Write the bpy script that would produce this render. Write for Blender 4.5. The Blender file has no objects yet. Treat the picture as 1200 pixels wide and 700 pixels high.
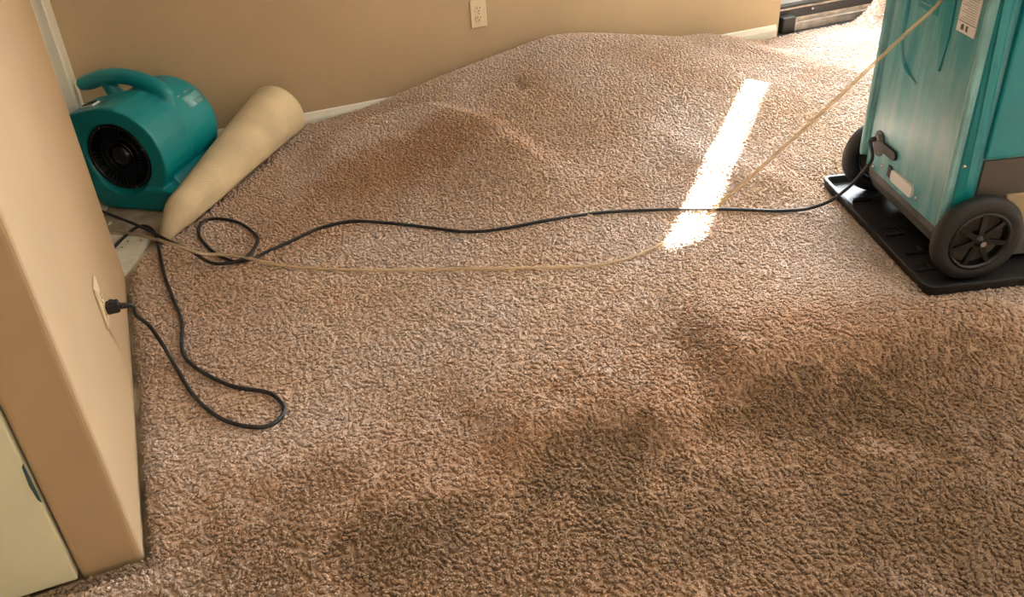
import bpy, bmesh, math, random
import numpy as np
from mathutils import Vector, Matrix

random.seed(4)
rng = np.random.default_rng(11)
SC = bpy.context.scene
COL = SC.collection

# ------------------------------------------------------------------ camera
F_PX, PITCH, ROLL, CAM_H, YAW = 1050.0, math.radians(33.5), math.radians(-3.5), 1.4, math.radians(20)


def cam_basis():
    cp, sp = math.cos(PITCH), math.sin(PITCH)
    fwd, up, rt = Vector((0, cp, -sp)), Vector((0, sp, cp)), Vector((1, 0, 0))
    c, s = math.cos(ROLL), math.sin(ROLL)
    r, u = rt * c + up * s, up * c - rt * s
    m = Matrix.Rotation(-YAW, 3, 'Z')
    return m @ r, m @ u, m @ fwd


CR, CU, CF = cam_basis()
CAM = Vector((0, 0, CAM_H))
cd = bpy.data.cameras.new('camera')
cd.sensor_fit = 'HORIZONTAL'
cd.sensor_width = 36
cd.lens = F_PX * 36 / 1200
cd.clip_start = 0.05
cam = bpy.data.objects.new('camera', cd)
COL.objects.link(cam)
cam.matrix_world = Matrix(((CR.x, CU.x, -CF.x, 0), (CR.y, CU.y, -CF.y, 0), (CR.z, CU.z, -CF.z, CAM_H), (0, 0, 0, 1)))
SC.camera = cam


def ray(px, py):
    return CR * ((px - 600) / F_PX) - CU * ((py - 350) / F_PX) + CF


def at(px, py, z=0.0):
    d = ray(px, py)
    return CAM + d * ((z - CAM_H) / d.z)


# ------------------------------------------------------------------ world, sun, daylight, exposure
BACK_Y = 3.53
DOOR_X0, DOOR_X1, DOOR_H = 2.722, 4.60, 2.03
w = bpy.data.worlds.new('world')
SC.world = w
w.use_nodes = True
w.node_tree.nodes['Background'].inputs[0].default_value = (0.75, 0.87, 1.0, 1)
w.node_tree.nodes['Background'].inputs[1].default_value = 1.0

SUN_H = Vector((-.98, -1.0, 0)).normalized()
SUN_EL = math.radians(40)
sl = bpy.data.lights.new('sun', 'SUN')
sl.energy = 300
sl.angle = math.radians(0.9)
sl.color = (1.0, 0.98, 0.95)
so = bpy.data.objects.new('sun', sl)
COL.objects.link(so)
sdir = SUN_H * math.cos(SUN_EL) + Vector((0, 0, -math.sin(SUN_EL)))
so.rotation_euler = sdir.to_track_quat('-Z', 'Y').to_euler()
so.location = (6, 7, 5)


def area(name, loc, target, sx, sy, power, color):
    l = bpy.data.lights.new(name, 'AREA')
    l.shape = 'RECTANGLE'
    l.size, l.size_y, l.energy, l.color = sx, sy, power, color
    o = bpy.data.objects.new(name, l)
    COL.objects.link(o)
    o.location = loc
    o.rotation_euler = (Vector(target) - Vector(loc)).to_track_quat('-Z', 'Y').to_euler()
    return o


area('patio_daylight', ((DOOR_X0 + DOOR_X1) / 2, BACK_Y + .16, 1.20), ((DOOR_X0 + DOOR_X1) / 2, 0, 1.10), 1.8, 1.6, 520, (0.86, 0.94, 1.0)).data.spread = math.radians(148)
area('rear_fill', (0.6, -2.58, 1.5), (0.6, 0, 1.5), 1.7, 1.2, 9, (1.0, 0.88, 0.64))  # added warm fill light from behind the camera

SC.view_settings.view_transform = 'Standard'
SC.view_settings.look = 'None'
SC.view_settings.gamma = 1
SC.view_settings.use_curve_mapping = False
SC.view_settings.exposure = 0.2


# ------------------------------------------------------------------ materials
def mat(name, color, rough=.6, metal=0, var=.08, vscale=6, bump=0, bscale=200, spec=.5, sheen=0, coat=0, color2=None):
    m = bpy.data.materials.new(name)
    m.use_nodes = True
    nt = m.node_tree
    b = nt.nodes['Principled BSDF']
    b.inputs['Roughness'].default_value = rough
    b.inputs['Metallic'].default_value = metal
    b.inputs['Specular IOR Level'].default_value = spec
    b.inputs['Sheen Weight'].default_value = sheen
    b.inputs['Coat Weight'].default_value = coat
    tc = nt.nodes.new('ShaderNodeTexCoord')
    n = nt.nodes.new('ShaderNodeTexNoise')
    n.inputs['Scale'].default_value = vscale
    n.inputs['Detail'].default_value = 5
    nt.links.new(tc.outputs['Object'], n.inputs['Vector'])
    r = nt.nodes.new('ShaderNodeValToRGB')
    c2 = color2 or tuple(c * (1 - var * 2) for c in color)
    r.color_ramp.elements[0].position = .35
    r.color_ramp.elements[1].position = .65
    r.color_ramp.elements[0].color = (*c2, 1)
    r.color_ramp.elements[1].color = (*[min(1, c * (1 + var)) for c in color], 1)
    nt.links.new(n.outputs['Fac'], r.inputs['Fac'])
    nt.links.new(r.outputs['Color'], b.inputs['Base Color'])
    if bump:
        n2 = nt.nodes.new('ShaderNodeTexNoise')
        n2.inputs['Scale'].default_value = bscale
        n2.inputs['Detail'].default_value = 3
        nt.links.new(tc.outputs['Object'], n2.inputs['Vector'])
        bp = nt.nodes.new('ShaderNodeBump')
        bp.inputs['Strength'].default_value = bump
        bp.inputs['Distance'].default_value = .002
        nt.links.new(n2.outputs['Fac'], bp.inputs['Height'])
        nt.links.new(bp.outputs['Normal'], b.inputs['Normal'])
    return m


M = {}
M['wall'] = mat('wall_paint', (.49, .352, .205), .75, var=.03, vscale=2, bump=.25, bscale=140)
M['white'] = mat('white_trim_paint', (.78, .74, .62), .45, var=.03, vscale=4)
M['doorwhite'] = mat('door_paint', (.82, .80, .58), .55, var=.03, vscale=3)
M['chip'] = mat('paint_chip', (.05, .10, .11), .6)
M['ceil'] = mat('ceiling_paint', (.78, .75, .68), .9, var=.02, bump=.3, bscale=90)
M['floor'] = mat('bare_slab', (.42, .35, .26), .85, var=.25, vscale=9, bump=.4, bscale=60, color2=(.22, .17, .11))
M['plate'] = mat('ivory_plastic', (.72, .58, .38), .4, var=.02)
M['slot'] = mat('dark_slot', (.06, .04, .025), .7)
M['teal'] = mat('teal_plastic', (.0, .235, .265), .36, var=.06, vscale=5, bump=.12, bscale=260)
def scuffed():
    m = mat('scuffed_teal_plastic', (.008, .25, .285), .36, var=.08, vscale=6, bump=.1, bscale=200)
    nt = m.node_tree
    L = nt.links.new
    b = nt.nodes['Principled BSDF']
    tc = nt.nodes.new('ShaderNodeTexCoord')
    mp = nt.nodes.new('ShaderNodeMapping')
    mp.inputs['Scale'].default_value = (16, 16, 2.2)
    L(tc.outputs['Object'], mp.inputs[0])
    n = nt.nodes.new('ShaderNodeTexNoise')
    n.inputs['Scale'].default_value = 1.0
    n.inputs['Detail'].default_value = 6
    n.inputs['Roughness'].default_value = .62
    L(mp.outputs[0], n.inputs['Vector'])
    mr = nt.nodes.new('ShaderNodeMapRange')
    mr.inputs[1].default_value, mr.inputs[2].default_value, mr.inputs[4].default_value = .40, .74, .62
    L(n.outputs['Fac'], mr.inputs[0])
    src = b.inputs['Base Color'].links[0].from_socket
    x = nt.nodes.new('ShaderNodeMix')
    x.data_type = 'RGBA'
    L(mr.outputs[0], x.inputs[0])
    L(src, x.inputs[6])
    x.inputs[7].default_value = (.36, .54, .58, 1)
    L(x.outputs[2], b.inputs['Base Color'])
    return m


M['tealscuff'] = scuffed()
M['edge'] = mat('pale_teal_edge', (.22, .46, .48), .4, var=.12, vscale=14)  # paler teal than the housing, for the flanged edges
M['black'] = mat('black_plastic', (.012, .012, .013), .58, var=.1, bump=.1, bscale=150)
M['rubber'] = mat('black_rubber', (.016, .016, .017), .6, var=.15, bump=.15, bscale=180)
M['gloss'] = mat('glossy_black', (.01, .011, .012), .22)
M['grey'] = mat('grey_brown_panel', (.085, .07, .055), .6, var=.1)
M['pan'] = mat('dusty_grey_pan', (.16, .16, .155), .5, metal=.2, var=.2, vscale=12)
M['metal'] = mat('steel', (.62, .62, .6), .25, metal=1, var=.03)
M['bronze'] = mat('dark_bronze_aluminium', (.035, .032, .028), .45, metal=.2, var=.1)
M['alum'] = mat('worn_aluminium', (.50, .44, .38), .4, metal=.5, var=.15, vscale=20)
M['paper'] = mat('white_label', (.80, .80, .78), .5, var=.02)
M['faint'] = mat('faint_print', (.40, .40, .39), .6)
M['ink'] = mat('label_ink', (.08, .08, .09), .6)
M['wood'] = mat('pale_wood', (.74, .70, .58), .7, var=.08, vscale=15, bump=.2, bscale=80)
M['tan'] = mat('tan_plastic', (.38, .29, .17), .6)
M['outside'] = mat('blocker_stucco', (.7, .66, .6), .9, bump=.3, bscale=60)


def glass_mat():
    m = bpy.data.materials.new('window_glass')
    m.use_nodes = True
    nt = m.node_tree
    nt.nodes.clear()
    o = nt.nodes.new('ShaderNodeOutputMaterial')
    mx = nt.nodes.new('ShaderNodeMixShader')
    t = nt.nodes.new('ShaderNodeBsdfTransparent')
    g = nt.nodes.new('ShaderNodeBsdfGlossy')
    g.inputs['Roughness'].default_value = .02
    mx.inputs[0].default_value = .06
    nt.links.new(t.outputs[0], mx.inputs[1])
    nt.links.new(g.outputs[0], mx.inputs[2])
    nt.links.new(mx.outputs[0], o.inputs[0])
    return m


M['glass'] = glass_mat()


def hose_mat():
    m = mat('clear_vinyl', (.80, .66, .48), .25, var=.04)
    nt = m.node_tree
    b = nt.nodes['Principled BSDF']
    t = nt.nodes.new('ShaderNodeBsdfTransparent')
    t.inputs[0].default_value = (.95, .88, .76, 1)
    mx = nt.nodes.new('ShaderNodeMixShader')
    mx.inputs[0].default_value = .36
    nt.links.new(t.outputs[0], mx.inputs[1])
    nt.links.new(b.outputs[0], mx.inputs[2])
    nt.links.new(mx.outputs[0], nt.nodes['Material Output'].inputs[0])
    return m


M['hose'] = hose_mat()


def carpet_mat():
    m = bpy.data.materials.new('cut_pile_carpet')
    m.use_nodes = True
    nt = m.node_tree
    L = nt.links.new
    b = nt.nodes['Principled BSDF']
    b.inputs['Roughness'].default_value = .95
    b.inputs['Specular IOR Level'].default_value = .15
    b.inputs['Sheen Weight'].default_value = .25
    b.inputs['Sheen Roughness'].default_value = .5
    tc = nt.nodes.new('ShaderNodeTexCoord')

    def noise(s, d=3):
        n = nt.nodes.new('ShaderNodeTexNoise')
        n.inputs['Scale'].default_value = s
        n.inputs['Detail'].default_value = d
        L(tc.outputs['Object'], n.inputs['Vector'])
        return n

    def mix(a, bb, fac, typ='MIX'):
        x = nt.nodes.new('ShaderNodeMix')
        x.data_type = 'RGBA'
        x.blend_type = typ
        for s, v in ((x.inputs[6], a), (x.inputs[7], bb)):
            if isinstance(v, tuple):
                s.default_value = (*v, 1)
            else:
                L(v, s)
        if isinstance(fac, float):
            x.inputs[0].default_value = fac
        else:
            L(fac, x.inputs[0])
        return x.outputs[2]

    n1 = noise(2.6, 4)
    r1 = nt.nodes.new('ShaderNodeMapRange')
    r1.inputs[1].default_value, r1.inputs[2].default_value = .38, .66
    L(n1.outputs['Fac'], r1.inputs[0])
    base = mix((.74, .57, .47), (.66, .455, .315), r1.outputs[0])
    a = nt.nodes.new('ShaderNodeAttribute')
    a.attribute_name = 'soil_shade'
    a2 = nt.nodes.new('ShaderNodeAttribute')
    a2.attribute_name = 'brown_shade'
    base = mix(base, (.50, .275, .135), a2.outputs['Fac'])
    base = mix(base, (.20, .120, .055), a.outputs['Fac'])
    # yarn-level variation
    n2 = noise(190, 2)
    r2 = nt.nodes.new('ShaderNodeMapRange')
    r2.inputs[1].default_value, r2.inputs[2].default_value = .3, .7
    r2.inputs[3].default_value, r2.inputs[4].default_value = .80, 1.08
    L(n2.outputs['Fac'], r2.inputs[0])
    cc = nt.nodes.new('ShaderNodeCombineColor')
    for i in range(3):
        L(r2.outputs[0], cc.inputs[i])
    base = mix(base, cc.outputs[0], 1.0, 'MULTIPLY')
    L(base, b.inputs['Base Color'])
    n3 = noise(420, 2)
    bp = nt.nodes.new('ShaderNodeBump')
    bp.inputs['Strength'].default_value = .7
    bp.inputs['Distance'].default_value = .004
    L(n3.outputs['Fac'], bp.inputs['Height'])
    L(bp.outputs['Normal'], b.inputs['Normal'])
    return m


M['carpet'] = carpet_mat()


def backing_mat():
    m = mat('woven_backing', (.78, .63, .40), .85, var=.07, vscale=7)
    nt = m.node_tree
    L = nt.links.new
    b = nt.nodes['Principled BSDF']
    uv = nt.nodes.new('ShaderNodeUVMap')
    mp = nt.nodes.new('ShaderNodeMapping')
    mp.inputs['Rotation'].default_value = (0, 0, .5)
    L(uv.outputs[0], mp.inputs[0])
    hs = []
    for d in ('X', 'Y'):
        wv = nt.nodes.new('ShaderNodeTexWave')
        wv.bands_direction = d
        wv.inputs['Scale'].default_value = 52
        wv.inputs['Distortion'].default_value = .4
        L(mp.outputs[0], wv.inputs['Vector'])
        hs.append(wv.outputs['Fac'])
    ad = nt.nodes.new('ShaderNodeMath')
    ad.operation = 'MULTIPLY'
    L(hs[0], ad.inputs[0])
    L(hs[1], ad.inputs[1])
    bp = nt.nodes.new('ShaderNodeBump')
    bp.inputs['Strength'].default_value = .5
    bp.inputs['Distance'].default_value = .002
    L(ad.outputs[0], bp.inputs['Height'])
    L(bp.outputs['Normal'], b.inputs['Normal'])
    src = b.inputs['Base Color'].links[0].from_socket
    mr = nt.nodes.new('ShaderNodeMapRange')
    mr.inputs[3].default_value, mr.inputs[4].default_value = .86, 1.06
    L(ad.outputs[0], mr.inputs[0])
    mx = nt.nodes.new('ShaderNodeVectorMath')
    mx.operation = 'SCALE'
    L(src, mx.inputs[0])
    L(mr.outputs[0], mx.inputs['Scale'])
    L(mx.outputs[0], b.inputs['Base Color'])
    return m


M['backing'] = backing_mat()


# ------------------------------------------------------------------ mesh helpers
def obj(name, bm, m, parent=None, smooth=False):
    me = bpy.data.meshes.new(name)
    bmesh.ops.recalc_face_normals(bm, faces=bm.faces)
    bm.to_mesh(me)
    bm.free()
    me.materials.append(M[m] if isinstance(m, str) else m)
    if smooth:
        me.polygons.foreach_set('use_smooth', [True] * len(me.polygons))
    o = bpy.data.objects.new(name, me)
    COL.objects.link(o)
    if parent:
        o.parent = parent
    return o


def copy_child(src, parent, loc=None, rot=None):
    o = src.copy()
    COL.objects.link(o)
    o.parent = parent
    if loc is not None:
        o.location = loc
    if rot is not None:
        o.rotation_euler = rot
    return o


def tag(o, label, cat, group=None):
    o['label'], o['category'] = label, cat
    if group:
        o['group'] = group
    return o


def struct(o):
    o['kind'] = 'structure'
    return o


def empty(name, loc, rz=0):
    o = bpy.data.objects.new(name, None)
    COL.objects.link(o)
    o.location = loc
    o.rotation_euler = (0, 0, rz)
    o.empty_display_size = .1
    return o


def add_box(bm, x0, x1, y0, y1, z0, z1, bev=0, seg=2, edges=None):
    r = bmesh.ops.create_cube(bm, size=1)
    vs = r['verts']
    for v in vs:
        v.co = Vector((x0 + (v.co.x + .5) * (x1 - x0), y0 + (v.co.y + .5) * (y1 - y0), z0 + (v.co.z + .5) * (z1 - z0)))
    if bev:
        es = list({e for v in vs for e in v.link_edges})
        if edges == 'z':
            es = [e for e in es if abs(e.verts[0].co.z - e.verts[1].co.z) > 1e-6]
        bmesh.ops.bevel(bm, geom=es, offset=bev, segments=seg, profile=.5, affect='EDGES', clamp_overlap=True)
    return bm


def box(*a, **k):
    return add_box(bmesh.new(), *a, **k)


def add_prism(bm, poly, y0, y1, axis='Y'):
    def p(u, v, t):
        return {'Y': (u, t, v), 'X': (t, u, v), 'Z': (u, v, t)}[axis]
    a = [bm.verts.new(p(u, v, y0)) for u, v in poly]
    b = [bm.verts.new(p(u, v, y1)) for u, v in poly]
    n = len(poly)
    bm.faces.new(a)
    bm.faces.new(b[::-1])
    for i in range(n):
        bm.faces.new((a[i], b[i], b[(i + 1) % n], a[(i + 1) % n]))
    return bm


def add_lathe(bm, prof, n=48, axis='Z', c=(0, 0, 0)):
    """prof: (radius, height) pairs revolved around axis through c"""
    c = Vector(c)
    rings = []
    for r, h in prof:
        ring = []
        if r < 1e-6:
            q = {'Z': (0, 0, h), 'Y': (0, h, 0), 'X': (h, 0, 0)}[axis]
            ring = [bm.verts.new(c + Vector(q))]
        else:
            for i in range(n):
                t = 2 * math.pi * i / n
                u, v = r * math.cos(t), r * math.sin(t)
                q = {'Z': (u, v, h), 'Y': (u, h, v), 'X': (h, u, v)}[axis]
                ring.append(bm.verts.new(c + Vector(q)))
        rings.append(ring)
    for a, b in zip(rings, rings[1:]):
        for i in range(n):
            j = (i + 1) % n
            if len(a) == 1 and len(b) == 1:
                continue
            if len(a) == 1:
                bm.faces.new((a[0], b[i], b[j]))
            elif len(b) == 1:
                bm.faces.new((a[i], b[0], a[j]))
            else:
                bm.faces.new((a[i], b[i], b[j], a[j]))
    return bm


def smooth_path(pts, k=8):
    P = [Vector(p) for p in pts]
    P = [P[0] * 2 - P[1]] + P + [P[-1] * 2 - P[-2]]
    out = []
    for i in range(1, len(P) - 2):
        p0, p1, p2, p3 = P[i - 1:i + 3]
        for j in range(k):
            t = j / k
            out.append(.5 * ((2 * p1) + (p2 - p0) * t + (2 * p0 - 5 * p1 + 4 * p2 - p3) * t * t + (3 * p1 - p0 - 3 * p2 + p3) * t ** 3))
    out.append(P[-2])
    return out


def add_tube(bm, path, r, n=10, cap=True):
    """r: number or list, one radius per point"""
    P = [Vector(p) for p in path]
    rs = r if isinstance(r, (list, tuple)) else [r] * len(P)
    T = [(P[min(i + 1, len(P) - 1)] - P[max(i - 1, 0)]).normalized() for i in range(len(P))]
    ref = Vector((0, 0, 1)) if abs(T[0].z) < .9 else Vector((1, 0, 0))
    N = (ref - T[0] * ref.dot(T[0])).normalized()
    rings = []
    for i, p in enumerate(P):
        N = (N - T[i] * N.dot(T[i])).normalized()
        Bn = T[i].cross(N)
        rings.append([bm.verts.new(p + (N * math.cos(2 * math.pi * k / n) + Bn * math.sin(2 * math.pi * k / n)) * rs[i]) for k in range(n)])
    for a, b in zip(rings, rings[1:]):
        for k in range(n):
            bm.faces.new((a[k], a[(k + 1) % n], b[(k + 1) % n], b[k]))
    if cap:
        bm.faces.new(rings[0][::-1])
        bm.faces.new(rings[-1])
    return bm


# ------------------------------------------------------------------ room shell
XL, XR, YR, ZC = -1.45, 5.2, -2.5, 2.44
struct(obj('floor', box(XL, XR, YR, BACK_Y, -.08, 0), 'floor'))
struct(obj('ceiling', box(XL, XR, YR, BACK_Y, ZC, ZC + .08), 'ceil'))
bm = box(XL, DOOR_X0, BACK_Y, BACK_Y + .12, 0, ZC)
add_box(bm, DOOR_X0, DOOR_X1, BACK_Y, BACK_Y + .12, DOOR_H, ZC)
add_box(bm, DOOR_X1, XR, BACK_Y, BACK_Y + .12, 0, ZC)
struct(obj('wall_back', bm, 'wall'))
struct(obj('wall_right', box(XR, XR + .1, YR, BACK_Y + .12, 0, ZC), 'wall'))
struct(obj('wall_left', box(XL - .1, XL, YR, BACK_Y + .12, 0, ZC), 'wall'))
bm = box(XL, -.3, YR - .12, YR, 0, ZC)
add_box(bm, 1.5, XR, YR - .12, YR, 0, ZC)
add_box(bm, -.3, 1.5, YR - .12, YR, 0, .85)
add_box(bm, -.3, 1.5, YR - .12, YR, 2.15, ZC)
struct(obj('wall_rear', bm, 'wall'))
win = struct(empty('fill_window', (.6, YR - .06, .85)))  # added window, unseen, made as the opening for the fill light
bm = bmesh.new()
for a in ((-.9, -.85, 0, 1.3), (.85, .9, 0, 1.3), (-.85, .85, 0, .05), (-.85, .85, 1.25, 1.3), (-.02, .02, .05, 1.25)):
    add_box(bm, a[0], a[1], -.03, .03, a[2], a[3])
obj('fill_window_frame', bm, 'white', win)
obj('pane', box(-.85, -.02, -.004, .004, .05, 1.25), 'glass', win)
obj('pane', box(.02, .85, -.004, .004, .05, 1.25), 'glass', win)

# the short partition with bullnose corners, the far side of the opening trimmed white
PX0, PX1, PY0, PY1 = -.417, -.298, 1.42, 2.625
struct(obj('wall_partition', box(PX0, PX1, PY0, PY1, 0, ZC, bev=.014, seg=4, edges='z'), 'wall', smooth=False))
bm = box(-.50, -.343, 3.30, BACK_Y, 0, 2.1, bev=.004)
add_box(bm, -.49, -.375, 3.288, 3.301, 0, 2.1, bev=.004)
struct(obj('trim_1', bm, 'white'))
# white door leaf closing the cupboard beside the partition
d1 = struct(empty('door_1', (PX0 - .002, 1.425, 0)))
obj('door_leaf', box(-.80, -.001, -.012, .026, .022, 2.03, bev=.003), 'doorwhite', d1)
bm = bmesh.new()
add_prism(bm, [(0.0, .33), (-.004, .325), (-.0065, .28), (-.004, .245), (0, .235)], -.0145, -.010)
obj('chipped_edge', bm, 'chip', d1)

# baseboard along the back wall
prof = [(BACK_Y, .0), (BACK_Y - .013, 0), (BACK_Y - .013, .040), (BACK_Y - .009, .052), (BACK_Y - .006, .062), (BACK_Y, .066)]
struct(obj('baseboard_back', add_prism(bmesh.new(), prof, -.343, DOOR_X0 - .015, 'X'), 'white'))

# sliding patio door: dark frame, light track, bottom rail and glass
pd = struct(empty('door_2', (DOOR_X0, BACK_Y, 0)))
W_ = DOOR_X1 - DOOR_X0
obj('jamb', box(0, .022, .045, .115, .0, DOOR_H, bev=.003), 'bronze', pd)
obj('jamb', box(W_ - .055, W_, .0, .115, 0, DOOR_H, bev=.003), 'bronze', pd)
obj('head', box(.055, W_ - .055, .0, .115, DOOR_H - .05, DOOR_H), 'bronze', pd)
obj('sill', box(.0, W_ - .055, -.028, .115, 0, .010), 'black', pd)  # black front strip paints in the dark gap between carpet and track
bm = bmesh.new()
add_box(bm, .115, W_ - .06, .018, .026, .008, .045, bev=.002)
add_box(bm, .115, W_ - .06, .018, .048, .038, .046, bev=.002)
add_box(bm, .115, W_ - .06, .050, .056, .008, .062, bev=.002)
obj('track', bm, 'alum', pd)
obj('track_stop', box(.10, .118, .012, .055, .008, .062, bev=.003), 'alum', pd)
obj('corner_block', box(.031, .105, .004, .06, .008, .085, bev=.008), 'bronze', pd)
obj('bottom_rail', box(.031, W_ - .056, .058, .095, .05, .125, bev=.004), 'bronze', pd)
obj('bead', box(.031, W_ - .056, .054, .060, .104, .112, bev=.002), 'alum', pd)
for a, sw_ in ((.022, .02), (W_ / 2, .05), (W_ - .106, .05)):
    obj('stile', box(a, a + sw_, .060, .093, .125, DOOR_H - .05, bev=.003), 'bronze', pd)
obj('pane', box(.042, W_ / 2, .074, .080, .125, DOOR_H - .05), 'glass', pd)
obj('pane', box(W_ / 2 + .05, W_ - .106, .074, .080, .125, DOOR_H - .05), 'glass', pd)
obj('rail_screw', add_lathe(bmesh.new(), [(0, 0), (.006, .001), (.006, .004)], 10, 'Y', (.235, .053, .09)), 'metal', pd)

# unseen sun blockers added outside, shaped to leave one slot for the sun
bm = box(2.2, 7.5, 3.80, 3.88, -.1, 1.12)
add_box(bm, 3.175, 7.5, 3.80, 3.88, 1.12, 2.5)
add_box(bm, 2.2, 7.5, 3.66, 3.88, 2.20, 2.6)
struct(obj('sun_blocker', bm, 'outside'))


# ------------------------------------------------------------------ the floated carpet
def seg_dist(X, Y, pts):
    """distance to a polyline, side (+ left of travel) and run fraction"""
    best = np.full(X.shape, 1e9)
    side = np.zeros(X.shape)
    run = np.zeros(X.shape)
    n = len(pts) - 1
    for i in range(n):
        ax, ay = pts[i]
        bx, by = pts[i + 1]
        dx, dy = bx - ax, by - ay
        l2 = dx * dx + dy * dy
        t = np.clip(((X - ax) * dx + (Y - ay) * dy) / l2, 0, 1)
        d = np.hypot(X - ax - t * dx, Y - ay - t * dy)
        m = d < best
        best = np.where(m, d, best)
        side = np.where(m, np.sign(dx * (Y - ay) - dy * (X - ax)), side)
        run = np.where(m, (i + t) / n, run)
    return best, side, run


def gpts(px, z=.03):
    return [tuple(at(x, y, z)[:2]) for x, y in px]


# ridge: points left to right in the photograph, height, width on the far side, width on the near side
RIDGES = [
    (gpts([(330, 186), (385, 174), (440, 158), (500, 153), (560, 168), (620, 200), (660, 225)], .05), .060, .10, .26),
    (gpts([(790, 60), (850, 54), (920, 66), (1000, 80), (1060, 92)], .06), .030, .22, .16),
    (gpts([(800, 428), (880, 418), (960, 408), (1060, 394), (1150, 380), (1240, 362)], .05), .070, .32, .17),
    (gpts([(560, 520), (630, 490), (700, 468), (760, 476), (810, 520)], .04), .034, .22, .12),
    (gpts([(640, 260), (680, 215), (720, 190), (770, 175), (830, 195), (900, 212), (950, 235)], .03), .020, .12, .14),
    (gpts([(210, 560), (300, 545), (400, 560), (470, 590), (520, 630)], .03), .014, .2, .15),
    (gpts([(340, 200), (310, 180), (285, 190)], .03), .02, .05, .08),
]
BUMPS = [  # x, y, radius x, radius y, height
    (*at(611, 113, .115)[:2], .024, .024, -.040),
    (*at(622, 116, .115)[:2], .05, .05, -.010),
    (*at(600, 400, .02)[:2], .3, .3, .014),
    (*at(950, 470, .02)[:2], .16, .10, .012),
    (3.25, 3.44, .12, .055, .125),
]


def base_height(X, Y):
    X, Y = np.asarray(X, float), np.asarray(Y, float)
    xs = [.30, .42, .70, .99, 1.22, 1.49, 1.69, 1.94, 2.33, 2.60, 2.9]
    hs = [0, .0, .050, .122, .172, .226, .203, .158, .050, .004, .0]
    xi = np.linspace(.2, 3, 281)
    hi = np.interp(xi, xs, hs, 0, 0)
    k = np.exp(-.5 * (np.arange(-12, 13) / 5) ** 2)
    hi = np.convolve(hi, k / k.sum(), 'same')
    # the swell leans towards the wall: near rows see it shifted
    hx = np.interp(X, xi, hi, 0, 0)
    dy = Y - 3.38
    prof = np.where(dy > 0, 1 - .35 * (np.clip(dy, 0, .2) / .15) ** 2, np.exp(-(np.abs(dy) / .62) ** 2))
    H = .016 + hx * prof
    for pts, h, wf, wn in RIDGES:
        d, s, r = seg_dist(X, Y, pts)
        wd = np.where(s > 0, wf, wn)
        taper = np.clip(np.minimum(r, 1 - r) / .18, 0, 1)
        taper = taper * taper * (3 - 2 * taper)
        H = H + h * np.exp(-(d / wd) ** 2 * 1.6) * (.15 + .85 * taper)
    for x, y, rx, ry, h in BUMPS:
        H = H + h * np.exp(-((X - x) / rx) ** 2 - ((Y - y) / ry) ** 2)
    # slow undulation
    H = H + .006 * (np.sin(X * 5.3 + Y * 2.1) * np.sin(Y * 4.4 - X * 1.7 + 1) + .6 * np.sin(X * 9.1 - Y * 6.3 + 2))
    # held flat under the drip tray
    a = math.radians(-15)
    tx, ty = X - TRAY.x, Y - TRAY.y
    lx, ly = tx * math.cos(a) + ty * math.sin(a), -tx * math.sin(a) + ty * math.cos(a)
    ex = np.maximum(np.maximum(-lx - .01, lx - .65), 0)
    ey = np.maximum(np.maximum(-ly - .01, ly - .72), 0)
    q = np.clip(np.hypot(ex, ey) / .12, 0, 1)
    q = q * q * (3 - 2 * q)
    H = .013 * (1 - q) + H * q
    # lies flat along the patio sill
    k = np.clip((Y - 3.25) / .2, 0, 1) * np.clip((X - 2.45) / .25, 0, 1) * np.clip((3.22 - X) / .10, 0, 1)
    H = H * (1 - k) + .009 * k
    return np.maximum(H, .008)


TRAY = at(1085, 348, .018)
FOLD = [(-.293, 2.60), (-.235, 2.70), (-.13, 2.80), (.40, 3.475), (.43, 3.60)]


def left_of_fold(X, Y):
    d, s, r = seg_dist(X, Y, FOLD)
    return d * s       # > 0 on the bare side


def on_carpet(px, py, lift=0):
    """where the pixel's ray meets the carpet (or the bare floor)"""
    d = ray(px, py)
    lo, hi = 1.0, 8.0
    ts = np.linspace(lo, hi, 1500)
    X, Y, Z = d.x * ts, d.y * ts, CAM_H + d.z * ts
    H = base_height(X, Y) + lift
    bare = (left_of_fold(X, Y) > 0) & (Y > 2.58) & (X < .45)
    H = np.where(bare, lift, H)
    i = int(np.argmax(Z < H))
    t = ts[i]
    return Vector((d.x * t, d.y * t, float(H[i])))


def worley(X, Y, cell, seed):
    """distance to the nearest jittered point, and a random value per cell"""
    r = np.random.default_rng(seed)
    T = 256
    jx, jy, jv = r.random((T, T)), r.random((T, T)), r.random((T, T))
    gx, gy = np.floor(X / cell).astype(int), np.floor(Y / cell).astype(int)
    best = np.full(X.shape, 9.0)
    val = np.zeros(X.shape)
    for ox in (-1, 0, 1):
        for oy in (-1, 0, 1):
            cx, cy = gx + ox, gy + oy
            i, j = cx % T, cy % T
            dx = (cx + jx[i, j]) * cell - X
            dy = (cy + jy[i, j]) * cell - Y
            d = np.hypot(dx, dy) / cell
            m = d < best
            best = np.where(m, d, best)
            val = np.where(m, jv[i, j], val)
    return best, val


def ellipse(X, Y, px, rx, ry, ang, z=.03):
    c = at(*px, z)
    ca, sa = math.cos(math.radians(ang)), math.sin(math.radians(ang))
    u = ((X - c.x) * ca + (Y - c.y) * sa) / rx
    v = (-(X - c.x) * sa + (Y - c.y) * ca) / ry
    return np.sqrt(u * u + v * v)


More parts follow.
